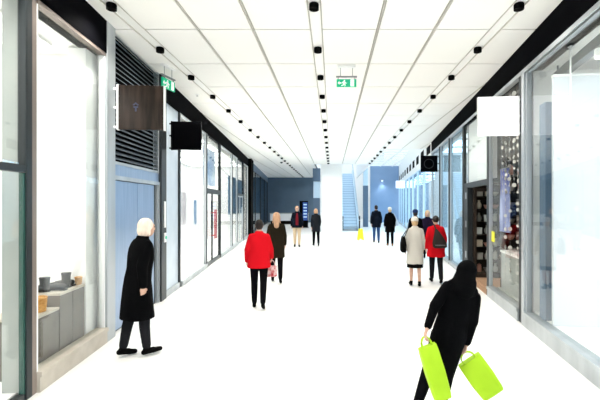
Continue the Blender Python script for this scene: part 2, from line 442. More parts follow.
ppl['purple'] = person('person with blond hair in a dark purple coat near the right shop windows', px(427.5, 13.2), 13.2, 1.62, PI - .2,
    coat='coat_purple', hem=.62, trousers='trousers_black', hair='hair_blond', style='bob')
ppl['hood'] = person('person in a black hooded coat leaning sideways in the near foreground', 1.00, 3.42, 1.40, -.12,
    legs=((.10, .05), (-.16, .20)), arms=((-.42, .20, .12), (.06, .10, .12)), coat='coat_black', hem=.44, flare=-.8, legside=-.30, trousers='trousers_black',
    style='hood', hatmat='coat_black', side=.31, lean=.20, grip=.42, voxel=.008, bulk=.94)

# bags
def hang_bag(name, label, grip, size, mat, rot=0.0, tilt=0.0, drop=.16, handle_mat=None):
    w, t, h = size
    o = thing(name, label, 'bag', grip, rot)
    b = MB(); n = 6
    rings = []
    for z, k, kt in ((-drop - h, .86, .8), (-drop - h * .9, .92, 1), (-drop - h * .5, 1, 1.08), (-drop - h * .1, .98, .85), (-drop, .96, .55)):
        rings.append([(x * w * k / 2, y * t * kt / 2, z) for x, y in ((-1, -.8), (-.9, -1), (0, -1.1), (.9, -1), (1, -.8), (1, .8), (.9, 1), (0, 1.1), (-.9, 1), (-1, .8))])
    b.loft(rings); b.build('bag_body', mat, o, bevel=0, smooth=True)
    for sg in (-1, 1):
        hb = MB(); pts = []
        for i in range(9):
            a = PI * i / 8
            pts.append((-math.cos(a) * w * .28, sg * t * .2 * (1 - math.sin(a) * .8), -drop - .02 + (drop + .02) * math.sin(a) ** .7))
        hb.path(pts, .006).build('handle', handle_mat or mat, o, smooth=True)
    o.rotation_euler = (0, tilt, rot)
    return o
g = ppl['hood']['grip']
hang_bag('shopping_bag', 'lime green bag in the left hand of the black hooded person', g[-1] + Vector((-.0, 0, -.0)), (.155, .09, .46), 'lime', .15, -.30, .08)
hang_bag('shopping_bag', 'lime green bag in the right hand of the black hooded person', g[1] + Vector((0, 0, 0)), (.22, .12, .34), 'lime', -.1, -.62, .07)
g = ppl['red']['grip']
hang_bag('shopping_bag', 'small red and white bag carried by the person in the short red jacket', g[1], (.20, .08, .20), noisy('red_white_print', (.45, .02, .03), (.85, .78, .76), 14, .6), .1, 0, .10)

def shoulder_bag(label, P, sg, off, size, mat, drop):
    sh = P['T']((sg * .165, 0, 1.48)); top = P['W'](sh)
    o = thing('shoulder_bag', label, 'bag', P['W'](P['T'](off)), P['root'].rotation_euler.z)
    w, t, h = size
    b = MB()
    b.loft([[(x * t * k / 2, y * w * ky / 2, z) for x, y in ((-.7, -1), (.7, -1), (1, -.8), (1, .8), (.7, 1), (-.7, 1), (-1, .8), (-1, -.8))]
            for z, k, ky in ((0, .7, .8), (.03, 1, .95), (h * .5, 1, 1), (h * .9, .6, .92), (h, .4, .9))])
    b.build('bag_body', mat, o, smooth=True)
    loc = o.matrix_basis.inverted() @ top
    s = MB(); pts = []
    for i in range(11):
        u = i / 10; y = (u * 2 - 1)
        z = h + (loc.z - h + .012) * (1 - abs(y) ** 1.6)
        x = loc.x * (1 - abs(y) ** 1.6)
        pts.append((x, y * w * .38, z - .01))
    s.path(pts, .011).build('strap', mat, o, smooth=True)
    return o
shoulder_bag('black shoulder bag worn by the person in the cream coat', ppl['cream'], -1, (-.30, 0, .86), (.34, .11, .34), 'bag_black', .5)
shoulder_bag('pale blue-grey shoulder bag worn by the person with tan boots', ppl['tanboot'], 1, (.31, 0, .92), (.28, .10, .26), 'bag_pale', .5)

def backpack(label, P, mat):
    T, W = P['T'], P['W']
    o = thing('backpack', label, 'bag', W(T((.02, -.195, .92))), P['root'].rotation_euler.z)
    b = MB()
    # teardrop: wide at the base, narrow at the shoulder
    rings = [[(cx + rx * math.cos(2 * PI * i / 18), -.02 + ry * math.sin(2 * PI * i / 18), z) for i in range(18)]
             for z, rx, ry, cx in ((0, .12, .045, .03), (.03, .16, .07, .03), (.12, .16, .08, .02), (.24, .115, .065, 0), (.36, .06, .04, -.03), (.44, .02, .02, -.06))]
    b.loft(rings).build('bag_body', mat, o, smooth=True)
    s = MB(); s.path([(-.06, -.01, .43), (-.07, .05, .49), (-.075, .13, .53), (-.08, .20, .50)], .016).build('strap', mat, o, smooth=True)
    MB().box(-.09, .13, -.108, -.095, .07, .078).build('zip', 'grey', o)
    return o
backpack('taupe teardrop backpack on the back of the red coat', ppl['redcoat'], 'bag_taupe')

# ------------------------------------------------------------------ wall frames
class Side:
    def __init__(s, x0, k, sg): s.x0, s.k, s.sg = x0, k, sg; s.n = math.sqrt(1 + k * k); s.ang = math.atan2(-k, 1)
    def S(s, d): return d * s.n
    def W(s, a, d, z=0):
        c, q = math.cos(s.ang), math.sin(s.ang); x, y = s.sg * a, d * s.n
        return Vector((s.x0 + c * x - q * y, q * x + c * y, z))
    def box(s, mb, a0, a1, d0, d1, z0, z1): return mb.box(s.sg * a0, s.sg * a1, s.S(d0), s.S(d1), z0, z1)
    def put(s, mb, name, mat, **kw): return struct(mb.build(name, mat, loc=(s.x0, 0, 0), rot=s.ang, **kw))
LF = Side(-2.51, -.0945, -1); RT = Side(2.26, .1075, 1)

# ------------------------------------------------------------------ shell
struct(MB().box(-10, 11, -6, 47, -.2, 0).build('floor', 'floor'))
P_ = 1.38; D0 = 5.58 - 7 * P_
xs = [-6.85, -6.02, -5.19, -4.36, -3.52, -2.69, -1.87, -1.10, -.22, .64, 1.43, 2.28, 3.12, 3.95, 4.78, 5.61, 6.44, 7.2]
tracks = (-2.69, -.22, 2.28)
cb = MB(); bb = MB()
ys = [D0 + P_ * i for i in range(0, 32)]
ATR0 = 25.0; SKY0 = 17.0
for i in range(len(xs) - 1):
    a = xs[i] + (.088 if xs[i] in tracks else .022); b = xs[i + 1] - (.088 if xs[i + 1] in tracks else .022)
    for j in range(len(ys) - 1):
        y0, y1 = ys[j] + .015, ys[j + 1] - .015
        if y0 > 38.3: continue
        if a > 2.3 and y0 > SKY0 - .1 : continue
        if a > -1.2 and b < 2.4 and y0 > ATR0 - .3: continue
        mid = (y0 + y1) / 2
        if b < -2.51 - .0945 * mid - 1.0 or a > 2.26 + .1075 * mid + 1.0: continue
        cb.box(a, b, y0, y1, CEIL, CEIL + .03)
struct(cb.build('ceiling', 'ceiling'))
SKYY = [y for y in ys if y > SKY0 - .1][0] ; ATRY = [y for y in ys if y > ATR0 - .3][0]
ce = bpy.data.objects['ceiling']
MB().box(-7, 7.2, -5, SKYY, CEIL + .05, CEIL + .25).build('ceiling_backing', 'gap', ce)
MB().box(-7, 2.36, SKYY, ATRY, CEIL + .05, CEIL + .25).build('ceiling_backing', 'gap', ce)
MB().box(-7, -1.1, ATRY, 38.4, CEIL + .05, CEIL + .25).build('ceiling_backing', 'gap', ce)
sb = MB()
for x in xs:
    if x in tracks or x < -6.5 or x > 6.9: continue
    y1 = SKYY if x > 2.3 else (ATRY if x > -1.2 else 38.2)
    if x == -1.10: y1 = ATRY
    sb.box(x - .009, x + .009, -4.5, y1, CEIL - .002, CEIL + .04)
sb.build('ceiling_bar', 'strip', ce)
tn = 0
for x, y1 in ((-2.69, 37.9), (-.22, ATRY), (2.28, ATRY)):
    tn += 1
    t = struct(MB().box(x - .070, x + .070, -4.5, y1, CEIL + .012, CEIL + .05).build('trim_%d' % tn, 'channel'))
    MB().box(x - .082, x - .072, -4.5, y1, CEIL - .004, CEIL + .05).box(x + .072, x + .082, -4.5, y1, CEIL - .004, CEIL + .05).build('channel_edge', 'strip', t)
# slab edges and upper parts round the two openings
struct(MB().box(-1.2, 2.36, ATRY - .02, ATRY + .2, CEIL + .0, CEIL + .9).build('trim_4', 'white'))
struct(MB().box(2.362, 2.44, SKYY, 38.4, CEIL - .02, 5.4).build('trim_5', 'white'))
struct(MB().box(2.45, 6.6, SKYY - .12, SKYY - .002, CEIL - .01, 5.4).build('trim_6', 'white'))
struct(MB().box(-1.30, -1.13, ATRY, 38.4, CEIL - .01, 8.5).build('trim_7', 'white'))
sk = struct(MB().box(2.44, 6.7, SKYY - .1, 38.4, 5.40, 5.42).build('window_1', 'glass'))
kb = MB()
y = SKYY
while y < 38: kb.box(2.44, 6.7, y - .04, y + .04, 5.30, 5.40); y += P_
for x in (3.5, 4.6, 5.7): kb.box(x - .03, x + .03, SKYY, 38.4, 5.30, 5.40)
kb.build('glazing_bar', 'white', sk)
# back walls
struct(MB().box(-6.6, -1.75, 38.0, 38.3, 0, 4.6).build('wall_back_left', 'slate'))
struct(MB().box(3.65, 7.0, 38.0, 38.3, 0, 5.4).build('wall_back_right', 'bluewall'))
struct(MB().box(-4, 6, 46, 46.3, 0, 9).build('wall_atrium', 'white'))
struct(MB().box(-1.95, -1.75, 38.32, 46, 0, 9).build('wall_atrium_left', 'white'))
struct(MB().box(3.65, 3.85, 38.32, 46, 0, 9).build('wall_atrium_right', 'white'))
struct(MB().box(-.68, .66, 25.3, 26.1, 0, 8.5).build('pillar', 'white', bevel=.03))
c1 = struct(MB().box(-1.30, -.86, 27.9, 28.4, 0, CEIL + .0).build('column', 'paleblue', bevel=.015))
MB().box(-1.34, -.82, 27.86, 28.44, 3.35, CEIL + .0).build('column_casing', 'greyblue', c1)
MB().box(-1.31, -.85, 27.89, 28.41, 0.0, 2.2).build('column_cladding', 'greyblue', c1)
c2 = struct(MB().box(2.45, 2.78, 31.0, 31.5, 0, 5.3).build('column', 'paleblue', bevel=.015))
MB().box(2.43, 2.80, 30.98, 31.52, 0, 3.2).build('column_cladding', 'greyblue', c2)

# ------------------------------------------------------------------ facade helpers
cnt = dict(trim=8, window=1, door=0)
def nm(k): cnt[k] += 1; return '%s_%d' % (k, cnt[k])
def fascia(S, d0, d1, mat='black', z0=3.84, a0=-.02):
    mb = S.box(MB(), a0, .25, d0, d1, z0, CEIL + .02)
    o = S.put(mb, nm('trim'), mat)
    return o
def post(S, d0, d1, mat='post', z1=3.86, a0=-.012, a1=.07):
    return S.put(S.box(MB(), a0, a1, d0, d1, 0, z1), nm('trim'), mat, bevel=.006)
def glazing(S, d0, d1, z0=.16, z1=3.84, glass='glass', frame='silver', sill='silver', fw=.035):
    o = S.put(S.box(MB(), .03, .042, d0 + fw * .5, d1 - fw * .5, z0, z1 - fw * .5), nm('window'), glass)
    f = MB()
    S.box(f, 0, .07, d0, d0 + fw, z0, z1); S.box(f, 0, .07, d1 - fw, d1, z0, z1); S.box(f, 0, .07, d0 + fw, d1 - fw, z1 - fw, z1)
    f.build('window_frame', frame, o)
    if z0 > .02:
        q = MB(); S.box(q, -.03, .11, d0, d1, .0, z0 - .05); S.box(q, -.045, .11, d0, d1, z0 - .05, z0)
        q.build('window_sill', sill, o)
    return o
def room(S, d0, d1, depth, wall='shopwhite', floorm='shopwhite', ceilm='shopwhite', h=3.84, zf=.05):
    nmz = 'wall_' + ('left' if S is LF else 'right')
    S.put(S.box(MB(), .12, depth, d0 - .02, d0 + .03, 0, h), nmz, wall); S.put(S.box(MB(), .12, depth, d1 - .03, d1 + .02, 0, h), nmz, wall)
    w = S.put(S.box(MB(), depth, depth + .1, d0, d1, 0, h), nmz, wall)
    S.put(S.box(MB(), .12, depth, d0 + .03, d1 - .03, 0.001, zf), 'floor', floorm)
    S.put(S.box(MB(), .12, depth, d0 + .03, d1 - .03, h, h + .1), 'ceiling', ceilm)
    return w
def shop_lights(S, label, d0, d1, a0, a1, n, mat, z=3.83):
    for i in range(n):
        u0 = d0 + (d1 - d0) * (i + .12) / n; u1 = d0 + (d1 - d0) * (i + .88) / n
        o = thing('ceiling_light', label, 'light', S.W((a0 + a1) / 2, (u0 + u1) / 2, z), S.ang, 'ceiling light panels: ' + label)
        wv, wl = (a1 - a0) / 2, (u1 - u0) / 2
        MB().box(-wv, wv, -wl, wl, -.025, 0).build('light_frame', 'white', o)
        MB().box(-wv + .03, wv - .03, -wl + .03, wl - .03, -.032, -.024).build('diffuser', mat, o)

# ---- left side
fascia(LF, -1.5, 5.43); fascia(LF, 7.62, 21.7); fascia(LF, 23, 37.9, 'greyblue')
post(LF, 3.75, 3.83, 'post', a0=-.004); post(LF, 3.83, 3.90, 'bronze', a0=-.002)
post(LF, 5.31, 5.55, 'silver', z1=CEIL, a0=-.03)
# near glass door with transom
d1 = LF.put(LF.box(MB(), .03, .042, 1.3, 3.72, .06, 2.13), nm('door'), 'glass')
f = MB(); LF.box(f, -.0, .07, 1.2, 3.75, 2.135, 2.205); LF.box(f, .0, .07, 1.2, 3.72, 0.0, .07); LF.box(f, 0, .07, 1.2, 1.28, 0, 2.1)
f.build('door_frame', 'post', d1)
LF.box(MB(), .012, .05, 3.722, 3.75, .06, 2.13).build('glass_edge', 'greenedge', d1)
glazing(LF, 1.2, 3.75, 2.205, 3.84, frame='post', fw=.012)
for ch in [o for o in bpy.data.objects if o.name.startswith('window_sill') and o.parent and o.parent.name == 'window_2']: bpy.data.objects.remove(ch)
room(LF, .9, 5.45, 3.4)
LF.put(LF.box(MB(), .09, .25, 3.80, 3.90, 0.05, 3.82), nm('trim'), 'greypanel')
glazing(LF, 3.90, 5.31, .20, 3.84, sill='beige', frame='white', fw=.02)
LF.put(LF.box(MB(), -.012, .07, 3.9, 5.31, 3.80, 3.845), nm('trim'), 'bronze')
LF.put(LF.box(MB(), .14, .36, 5.10, 5.38, .05, 3.82), nm('trim'), 'white')
shop_lights(LF, 'white ceiling light panel in the shoe shop on the left', 1.0, 5.2, .5, 3.0, 3, 'shoplight')
# service bay: steel double door, louvre above
mb = MB(); LF.box(mb, .12, .3, 5.55, 7.48, 0, CEIL); LF.put(mb, 'wall_left', 'black')
dr = LF.put(LF.box(MB(), .06, .12, 5.56, 7.47, 0, 2.24), nm('door'), 'post')
LF.box(MB(), .035, .065, 5.62, 6.50, .03, 2.17).build('door_leaf', 'steel', dr, bevel=.004)
LF.box(MB(), .035, .065, 6.51, 7.26, .03, 2.17).build('door_leaf', 'steel', dr, bevel=.004)
f = MB(); LF.box(f, .0, .10, 5.55, 5.61, 0, 2.24); LF.box(f, .0, .10, 7.42, 7.48, 0, 2.24); LF.box(f, .0, .10, 5.61, 7.42, 2.18, 2.24)
LF.box(f, .02, .10, 7.40, 7.42, 0, 2.18)
f.build('door_frame', 'silver', dr)
LF.box(MB(), .02, .09, 5.55, 7.48, 2.24, 2.40).build('door_header', 'steel', dr, bevel=.004)
lv = thing('louvre_grille', 'black louvre grille with pale slats above the steel service doors', 'louvre', LF.W(0, 6.5, 2.40), LF.ang)
fr = MB(); L2 = .965
for a, b in ((-L2, -L2 + .05), (L2 - .05, L2)): fr.box(-.09, -.01, a, b, 0, CEIL - 2.40)
fr.box(-.09, -.01, -L2, L2, 0, .04); fr.build('louvre_frame', 'silver', lv)
sl = MB(); z = .07
while z < 1.84:
    sl.add([(-.012, -L2 + .05, z), (-.012, L2 - .05, z), (-.085, L2 - .05, z + .052), (-.085, -L2 + .05, z + .052),
            (-.012, -L2 + .05, z + .012), (-.012, L2 - .05, z + .012), (-.085, L2 - .05, z + .060), (-.085, -L2 + .05, z + .060)],
           [(0, 1, 2, 3), (4, 7, 6, 5), (0, 4, 5, 1), (1, 5, 6, 2), (2, 6, 7, 3), (3, 7, 4, 0)]); z += .072
sl.build('louvre_slats', 'slat', lv)
post(LF, 7.48, 7.77, 'post', z1=CEIL, a0=-.03)
# exit button and white plate on that post
o = thing('exit_button_box', 'white wall plate with a green button on the post beside steel doors', 'switch', LF.W(-.031, 7.64, 1.1), LF.ang)
MB().box(0, .02, -.035, .035, .28, .78).build('plate', 'white', o, bevel=.004)
MB().box(0, .025, -.04, .04, 0, .18).build('button_box', 'white', o, bevel=.004)
MB().tube((.025, 0, .09), (.04, 0, .09), .028).build('button', 'green', o, smooth=True)
# pale panel bay
LF.put(LF.box(MB(), .03, .12, 7.77, 8.74, .12, 3.84), 'wall_left', 'frost')
mb = MB(); LF.box(mb, -.01, .12, 7.77, 8.74, 0, .12); LF.put(mb, 'baseboard_left', 'silver')
post(LF, 8.74, 8.80)
room(LF, 8.79, 21.8, 3.2)
shop_lights(LF, 'white ceiling light panel in the far left shop', 9.0, 21.6, .3, 2.9, 6, 'shoplight')
segs = [(8.84, 11.42), (13.62, 16.16), (16.24, 17.7), (19.8, 21.7)]
for a, b in segs: glazing(LF, a, b, .12, 3.84)
for a in (11.42, 13.55, 16.16, 17.68, 19.75): post(LF, a, a + .07, a0=-.02)
def glass_doors(S, d0, dm, d1, red=True):
    dr = S.put(S.box(MB(), .03, .042, d0 + .05, dm - .03, .10, 2.14), nm('door'), 'glass')
    S.box(MB(), .03, .042, dm + .03, d1 - .05, .10, 2.14).build('glass_leaf', 'glass', dr)
    f = MB(); S.box(f, -.01, .07, d0, d1, 2.18, 2.28)
    f.build('door_header', 'post', dr)
    f = MB()
    for a, b in ((d0, d0 + .03), (dm - .045, dm + .045), (d1 - .03, d1)): S.box(f, .015, .06, a, b, 0, 2.18)
    S.box(f, 0, .07, d0, d1, 0.0, .10); S.box(f, 0, .07, d0, d1, 2.13, 2.18)
    f.build('door_stile', 'post' if red else 'silver', dr)
    for s in (-1, 1):
        q = MB(); c = S.n * (dm + s * .11); x = -S.sg * .07
        q.tube((x, c, .75), (x, c, 1.65), .018)
        for z in (.85, 1.55): q.tube((x, c, z), (S.sg * .03, c, z), .010)
        q.build('pull_handle', 'red_handle' if red else 'silver', dr, smooth=True)
    S.box(MB(), .03, .042, d0 + .01, d1 - .01, 2.28, 3.83).build('transom_glass', 'glass', dr)
    return dr
glass_doors(LF, 11.49, 12.4, 13.55)
glass_doors(LF, 17.75, 18.7, 19.75, False)
post(LF, 21.7, 22.9, 'blackmatte', z1=CEIL, a0=-.18, a1=.1)
# far left wall: slate panels behind bluish glass
LF.put(LF.box(MB(), .10, .3, 22.9, 37.95, 0, 3.84), 'wall_left', 'slate')
for a, b in ((22.95, 26), (26.1, 30), (30.1, 34), (34.1, 37.9)): glazing(LF, a, b, .10, 3.84, 'glassblue', 'post', 'post')

# posters inside the left shop
def poster(S, name, label, a, d, z, w, h, mat):
    o = MB().box(-.006, .006, -w / 2, w / 2, 0, h).build(name, mat, loc=S.W(a, d, z), rot=S.ang)
    return tag(o, label, 'poster')
pp = poster(LF, 'poster', 'large blue and white poster above the red-handled shop doors', .16, 12.6, 2.40, 1.8, 1.15, 'poster')
for y in (-.7, .7): MB().tube((0, y, 1.14), (0, y, 1.44), .005, n=6).build('cord', 'grey', pp)
poster(LF, 'notice', 'pink and grey notice on the first wide window of the far left shop', .0485, 9.25, 1.35, .45, .75, 'pinkposter')
poster(LF, 'notice', 'narrow blue notice in the window before the red-handled doors', .0485, 10.35, 1.30, .22, .62, 'poster')

wp = tag(LF.box(MB(), .16, .19, 16.35, 21.5, 1.36, 2.98).build('window_panel', new_mat('blue_reflection', (.06, .17, .30), .4), loc=(LF.x0, 0, 0), rot=LF.ang), 'wide blue panel imitating a reflection behind the glass of the far left shops', 'panel')  # slate back wall's reflection in the glass, put in as a hung blue panel
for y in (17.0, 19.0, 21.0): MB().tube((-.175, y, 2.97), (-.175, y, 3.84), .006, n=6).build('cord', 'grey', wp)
# ---- right side
fascia(RT, -1.5, 15.9)
mb = MB(); RT.box(mb, -.035, -.02, -1.5, 15.9, 3.80, 3.86); RT.put(mb, nm('trim'), 'silver')
post(RT, 6.00, 6.10, 'silver', a0=-.03); post(RT, 6.14, 6.26, 'post')
post(RT, 7.95, 8.06, 'post'); 
room(RT, 1.2, 6.06, 3.4, zf=.22)
glazing(RT, 1.4, 6.00, .22, 3.84, sill='silver', fw=.05)
shop_lights(RT, 'white ceiling light panel behind the large white banner', 1.4, 5.0, 1.2, 3.2, 2, 'shoplightcool')
bt = thing('room_divider', 'large plain white panel standing crosswise inside the near right shop window', 'panel', RT.W(.10, 5.30, .221), RT.ang)
MB().box(0, 2.6, 0, .06, 0, 3.30).build('panel_board', 'banner', bt, bevel=.006)
MB().box(-.004, 2.6, -.004, .064, 3.30, 3.33).build('panel_rail', 'white', bt)
o = thing('hanging_rod', 'thin white rod hanging in front of the large white panel', 'rod', RT.W(.22, 5.10, 3.05), RT.ang)
MB().tube((0, 0, 0), (0, 0, .78), .010).build('rod', 'white', o); MB().lathe([(.03, .775), (.03, .79)]).build('ceiling_cup', 'white', o)
o = thing('lighting_beam', 'dark grey lighting beam under the ceiling of the near right shop', 'beam', RT.W(.30, 4.6, 3.62), RT.ang - .07)
MB().box(-.05, .05, -1.6, 1.35, 0, .12).build('beam_rail', 'grey', o)
for y in (-1.0, .0, 1.1):
    q = MB().lathe([(.03, -.0), (.05, -.01), (.055, -.10), (.05, -.11)], (0, y, 0)); s_ = q.build('spot_head', 'white', o, smooth=True)
    MB().lathe([(.04, -.116), (.04, -.110)], (0, y, 0)).build('spot_lens', 'lens', s_)
for y in (-1.4, 1.25): MB().tube((0, y, .12), (0, y, .22), .012).build('beam_hanger', 'grey', o)
RT.put(RT.box(MB(), .10, .20, 5.55, 5.75, .22, 3.25), nm('trim'), 'greyblue')
# gift shop window + doorway
room(RT, 6.14, 10.3, 2.6, 'brownback', 'tanfloor', 'brownback')
glazing(RT, 6.26, 7.95, .20, 3.84, 'glassclear', sill='silver', fw=.025)
shop_lights(RT, 'warm ceiling light panel in the dim gift shop on the right', 6.5, 10.1, .9, 2.3, 2, 'dimlight')
post(RT, 10.18, 10.32, 'post')
dr = RT.put(RT.box(MB(), .0, .12, 9.78, 10.18, 0, 2.34), nm('door'), 'post')
f = MB(); RT.box(f, 0, .12, 8.06, 10.18, 2.22, 2.34); f.build('door_header', 'post', dr)
for z in (.5, 1.25, 1.95): RT.box(MB(), -.012, .0, 9.88, 9.96, z, z + .16).build('hinge', 'silver', dr)
lf = MB(); RT.box(lf, .14, .95, 9.70, 9.745, .05, 2.2)
fr = MB(); RT.box(fr, .13, .20, 9.69, 9.755, .03, 2.21); RT.box(fr, .90, .96, 9.69, 9.755, .03, 2.21); RT.box(fr, .2, .9, 9.69, 9.755, 2.13, 2.21); RT.box(fr, .2, .9, 9.69, 9.755, .03, .16)
RT.box(MB(), .2, .9, 9.715, 9.73, .16, 2.13).build('glass_leaf', 'glass', dr)
fr.build('leaf_frame', 'shelf', dr)
RT.put(RT.box(MB(), .03, .042, 8.07, 10.17, 2.36, 3.83), nm('window'), 'glass')
mb = RT.box(MB(), .12, .2, 8.08, 10.17, 2.36, 3.82); RT.put(mb, nm('trim'), 'white')
RT.put(RT.box(MB(), -.02, .15, 8.06, 9.78, .001, .02), nm('trim'), 'tanfloor')

# gift shop furniture
item_mats = ['cream_item', 'pink_item', 'grey_item', 'disc']
def item_mesh(kind, mat):
    mb = MB()
    if kind == 'vase': mb.lathe([(.02, 0), (.05, .005), (.075, .06), (.07, .12), (.035, .17), (.03, .20), (.042, .22)])
    elif kind == 'bowl': mb.lathe([(.03, 0), (.045, .005), (.085, .06), (.10, .105), (.092, .105), (.05, .02)])
    elif kind == 'jar': mb.lathe([(.05, 0), (.062, .01), (.062, .14), (.05, .155), (.05, .165), (.058, .17), (.058, .19), (.02, .20), (.012, .22)])
    else: mb.box(-.07, .07, -.08, .08, 0, .17).box(-.074, .074, -.084, .084, .125, .17)
    return mb.build(kind, mat, smooth=(kind != 'gift_box'), bevel=.004 if kind == 'gift_box' else 0)
where = ['far left', 'left', 'middle', 'right', 'far right']
level = ['lowest', 'second', 'third', 'fourth', 'fifth', 'sixth', 'seventh', 'eighth']
cname = {'cream_item': 'cream', 'pink_item': 'rose', 'grey_item': 'grey', 'disc': 'pale'}
def shelf_unit(label, short, loc, rot, w, h, n, per, top=None):
    o = thing('shelf_unit', label, 'shelf', loc, rot)
    MB().box(.14, .16, -w / 2, w / 2, 0, h).build('back_panel', 'shelf', o)
    for s in (-1, 1): MB().box(-.14, .14, s * w / 2 - .015, s * w / 2 + .015, 0, h).build('side_panel', 'shelf', o)
    for i in range(n + 1):
        z = .08 + (h - .1) * i / n
        MB().box(-.14, .14, -w / 2 + .015, w / 2 - .015, z - .02, z).build('shelf', 'shelf', o)
    R = Matrix.Translation(loc) @ Matrix.Rotation(rot, 4, 'Z')
    for i in range(n):
        z = .08 + (h - .1) * i / n
        for j in range(per):
            k = random.choice(['vase', 'bowl', 'jar', 'gift_box']); m = random.choice(item_mats)
            it = item_mesh(k, m)
            y = -w / 2 + .025 + (w - .05) * (j + .5) / per; it.scale = (.88, .88, 1)
            it.location = R @ Vector((-.03 + random.uniform(-.015, .015), y, z + .001)); it.rotation_euler = (0, 0, rot + random.uniform(-.3, .3))
            pos = ('%s from the near end' % ['first', 'second', 'third', 'fourth', 'fifth', 'sixth', 'seventh', 'eighth'][j])
            tag(it, '%s %s on the %s shelf of %s, %s' % (cname[m], k.replace('_', ' '), level[i], short, pos), k.replace('_', ' '), 'goods on ' + short)
    return o
shelf_unit('dark wooden shelf unit full of goods seen through the open shop door', 'the doorway unit', RT.W(1.02, 10.08, .051), RT.ang + PI / 2, 1.6, 2.3, 7, 8)
shelf_unit('dark wooden shelf unit at the back of the gift shop window', 'the window unit', RT.W(.66, 8.12, .051), RT.ang + PI / 2, .66, 2.7, 8, 3)
# strands of discs hanging in the display window
for i in range(11):
    a = .11 + .02 * (i % 2); d = 6.40 + i * .105
    o = thing('disc_garland', 'strand of round pale discs hanging in the gift shop window', 'garland', RT.W(a, d, 0), RT.ang, 'disc garlands in the gift shop window')
    q = MB(); th = MB(); th.tube((0, 0, 2.0 if i % 3 else .35), (0, 0, 3.8), .002, n=5)
    z = 3.72
    zend = 2.05 if i % 3 else .4
    while z > zend:
        r = random.choice((.016, .022, .030, .036)); ang = random.uniform(-.9, .9)
        n_ = Vector((math.cos(ang), math.sin(ang), 0))
        q.tube(Vector((0, 0, z)) - n_ * .003, Vector((0, 0, z)) + n_ * .003, r, n=14); z -= random.uniform(.10, .19)
    q.build('discs', 'disc', o); th.build('cord', 'grey', o)
o = thing('drape', 'violet-blue patterned drape hanging near the far end of the gift shop window', 'drape', RT.W(.20, 7.60, 1.30), RT.ang)
rings = []
q = MB(); N = 15
for k in range(7):
    z = k * .2; row = []
    for i in range(N): row.append((.03 * math.sin(i * 1.3 + k * .3) , -.27 + .54 * i / (N - 1) * (1 - .05 * k) + .02 * k, z))
    for i in reversed(range(N)): row.append((.03 * math.sin(i * 1.3 + k * .3) + .008, -.27 + .54 * i / (N - 1) * (1 - .05 * k) + .02 * k, z))
    rings.append(row)
q.loft(rings).build('cloth', 'scarf', o, smooth=True)
MB().tube((0.01, -.30, 1.21), (0.01, .34, 1.21), .012).build('rail', 'grey', o)
for y in (-.2, .24): MB().tube((.01, y, 1.21), (.01, y, 2.48), .004, n=6).build('cord', 'grey', o)
# red garment on a dress form
o = thing('dress_form', 'dress form in a red jacket standing on the gift shop window bench', 'mannequin', RT.W(.42, 6.62, .9375), RT.ang)
MB().lathe([(.09, 0), (.09, .012), (.02, .025), (.012, .04), (.012, .30)]).build('stand', 'grey', o, smooth=True)
q = MB(); K = .80; Z0 = -.70
q.loft([[(K * rx * math.cos(2 * PI * i / 20), K * ry * math.sin(2 * PI * i / 20), K * (z + Z0)) for i in range(20)] for z, rx, ry in
                  ((.80, .12, .17), (.95, .11, .155), (1.10, .10, .135), (1.25, .115, .155), (1.38, .10, .17), (1.44, .06, .09), (1.48, .045, .05))])
kz = lambda x, y, z: (K * x, K * y, K * (z + Z0))
for s_ in (-1, 1): q.cap(kz(0, s_ * .16, 1.36), .042, kz(0.0, s_ * .20, 1.10), .036).cap(kz(0, s_ * .20, 1.10), .036, kz(-.03, s_ * .205, .88), .030)
union(q, 'jacket', 'cloth_red', o, .010, 3)
MB().lathe([(.032, K * (1.46 + Z0)), (.034, K * (1.52 + Z0)), (.024, K * (1.545 + Z0)), (.008, K * (1.55 + Z0))]).build('neck_cap', 'shelf', o, smooth=True)
tag(MB().box(-.004, .0, -.10, .10, 0, .20).build('sticker', 'yellow', loc=RT.W(.028, 7.75, 1.10), rot=RT.ang), 'small yellow sticker on the glass beside the gift shop door', 'sticker')
RT.put(RT.box(MB(), .14, .75, 6.3, 7.9, .05, .196), nm('trim'), 'greypanel')
o = thing('display_bench', 'low pale grey display bench along the gift shop window', 'bench', RT.W(.45, 7.1, .197), RT.ang)
MB().box(-.25, .25, -.72, .72, 0, .70).build('bench_front', 'greypanel', o, bevel=.004)
MB().box(-.27, .27, -.74, .74, .70, .74).build('bench_top', 'white', o, bevel=.004)

# bright shop further on
room(RT, 10.3, 15.9, 2.8)
shop_lights(RT, 'cool ceiling light panel in the bright shop past the gift shop', 10.5, 15.8, .3, 2.6, 3, 'shoplightsoft')
for a, b in ((10.32, 12.08), (12.16, 13.86), (13.94, 15.9)): glazing(RT, a, b, .12, 3.84, 'glassblue')
for a in (12.08, 13.86): post(RT, a, a + .08, a0=-.03)
post(RT, 15.86, 15.96, 'silver')
poster(RT, 'poster', 'blue and white poster standing inside the bright right shop', .9, 11.6, .0505, 1.1, 2.5, 'poster')
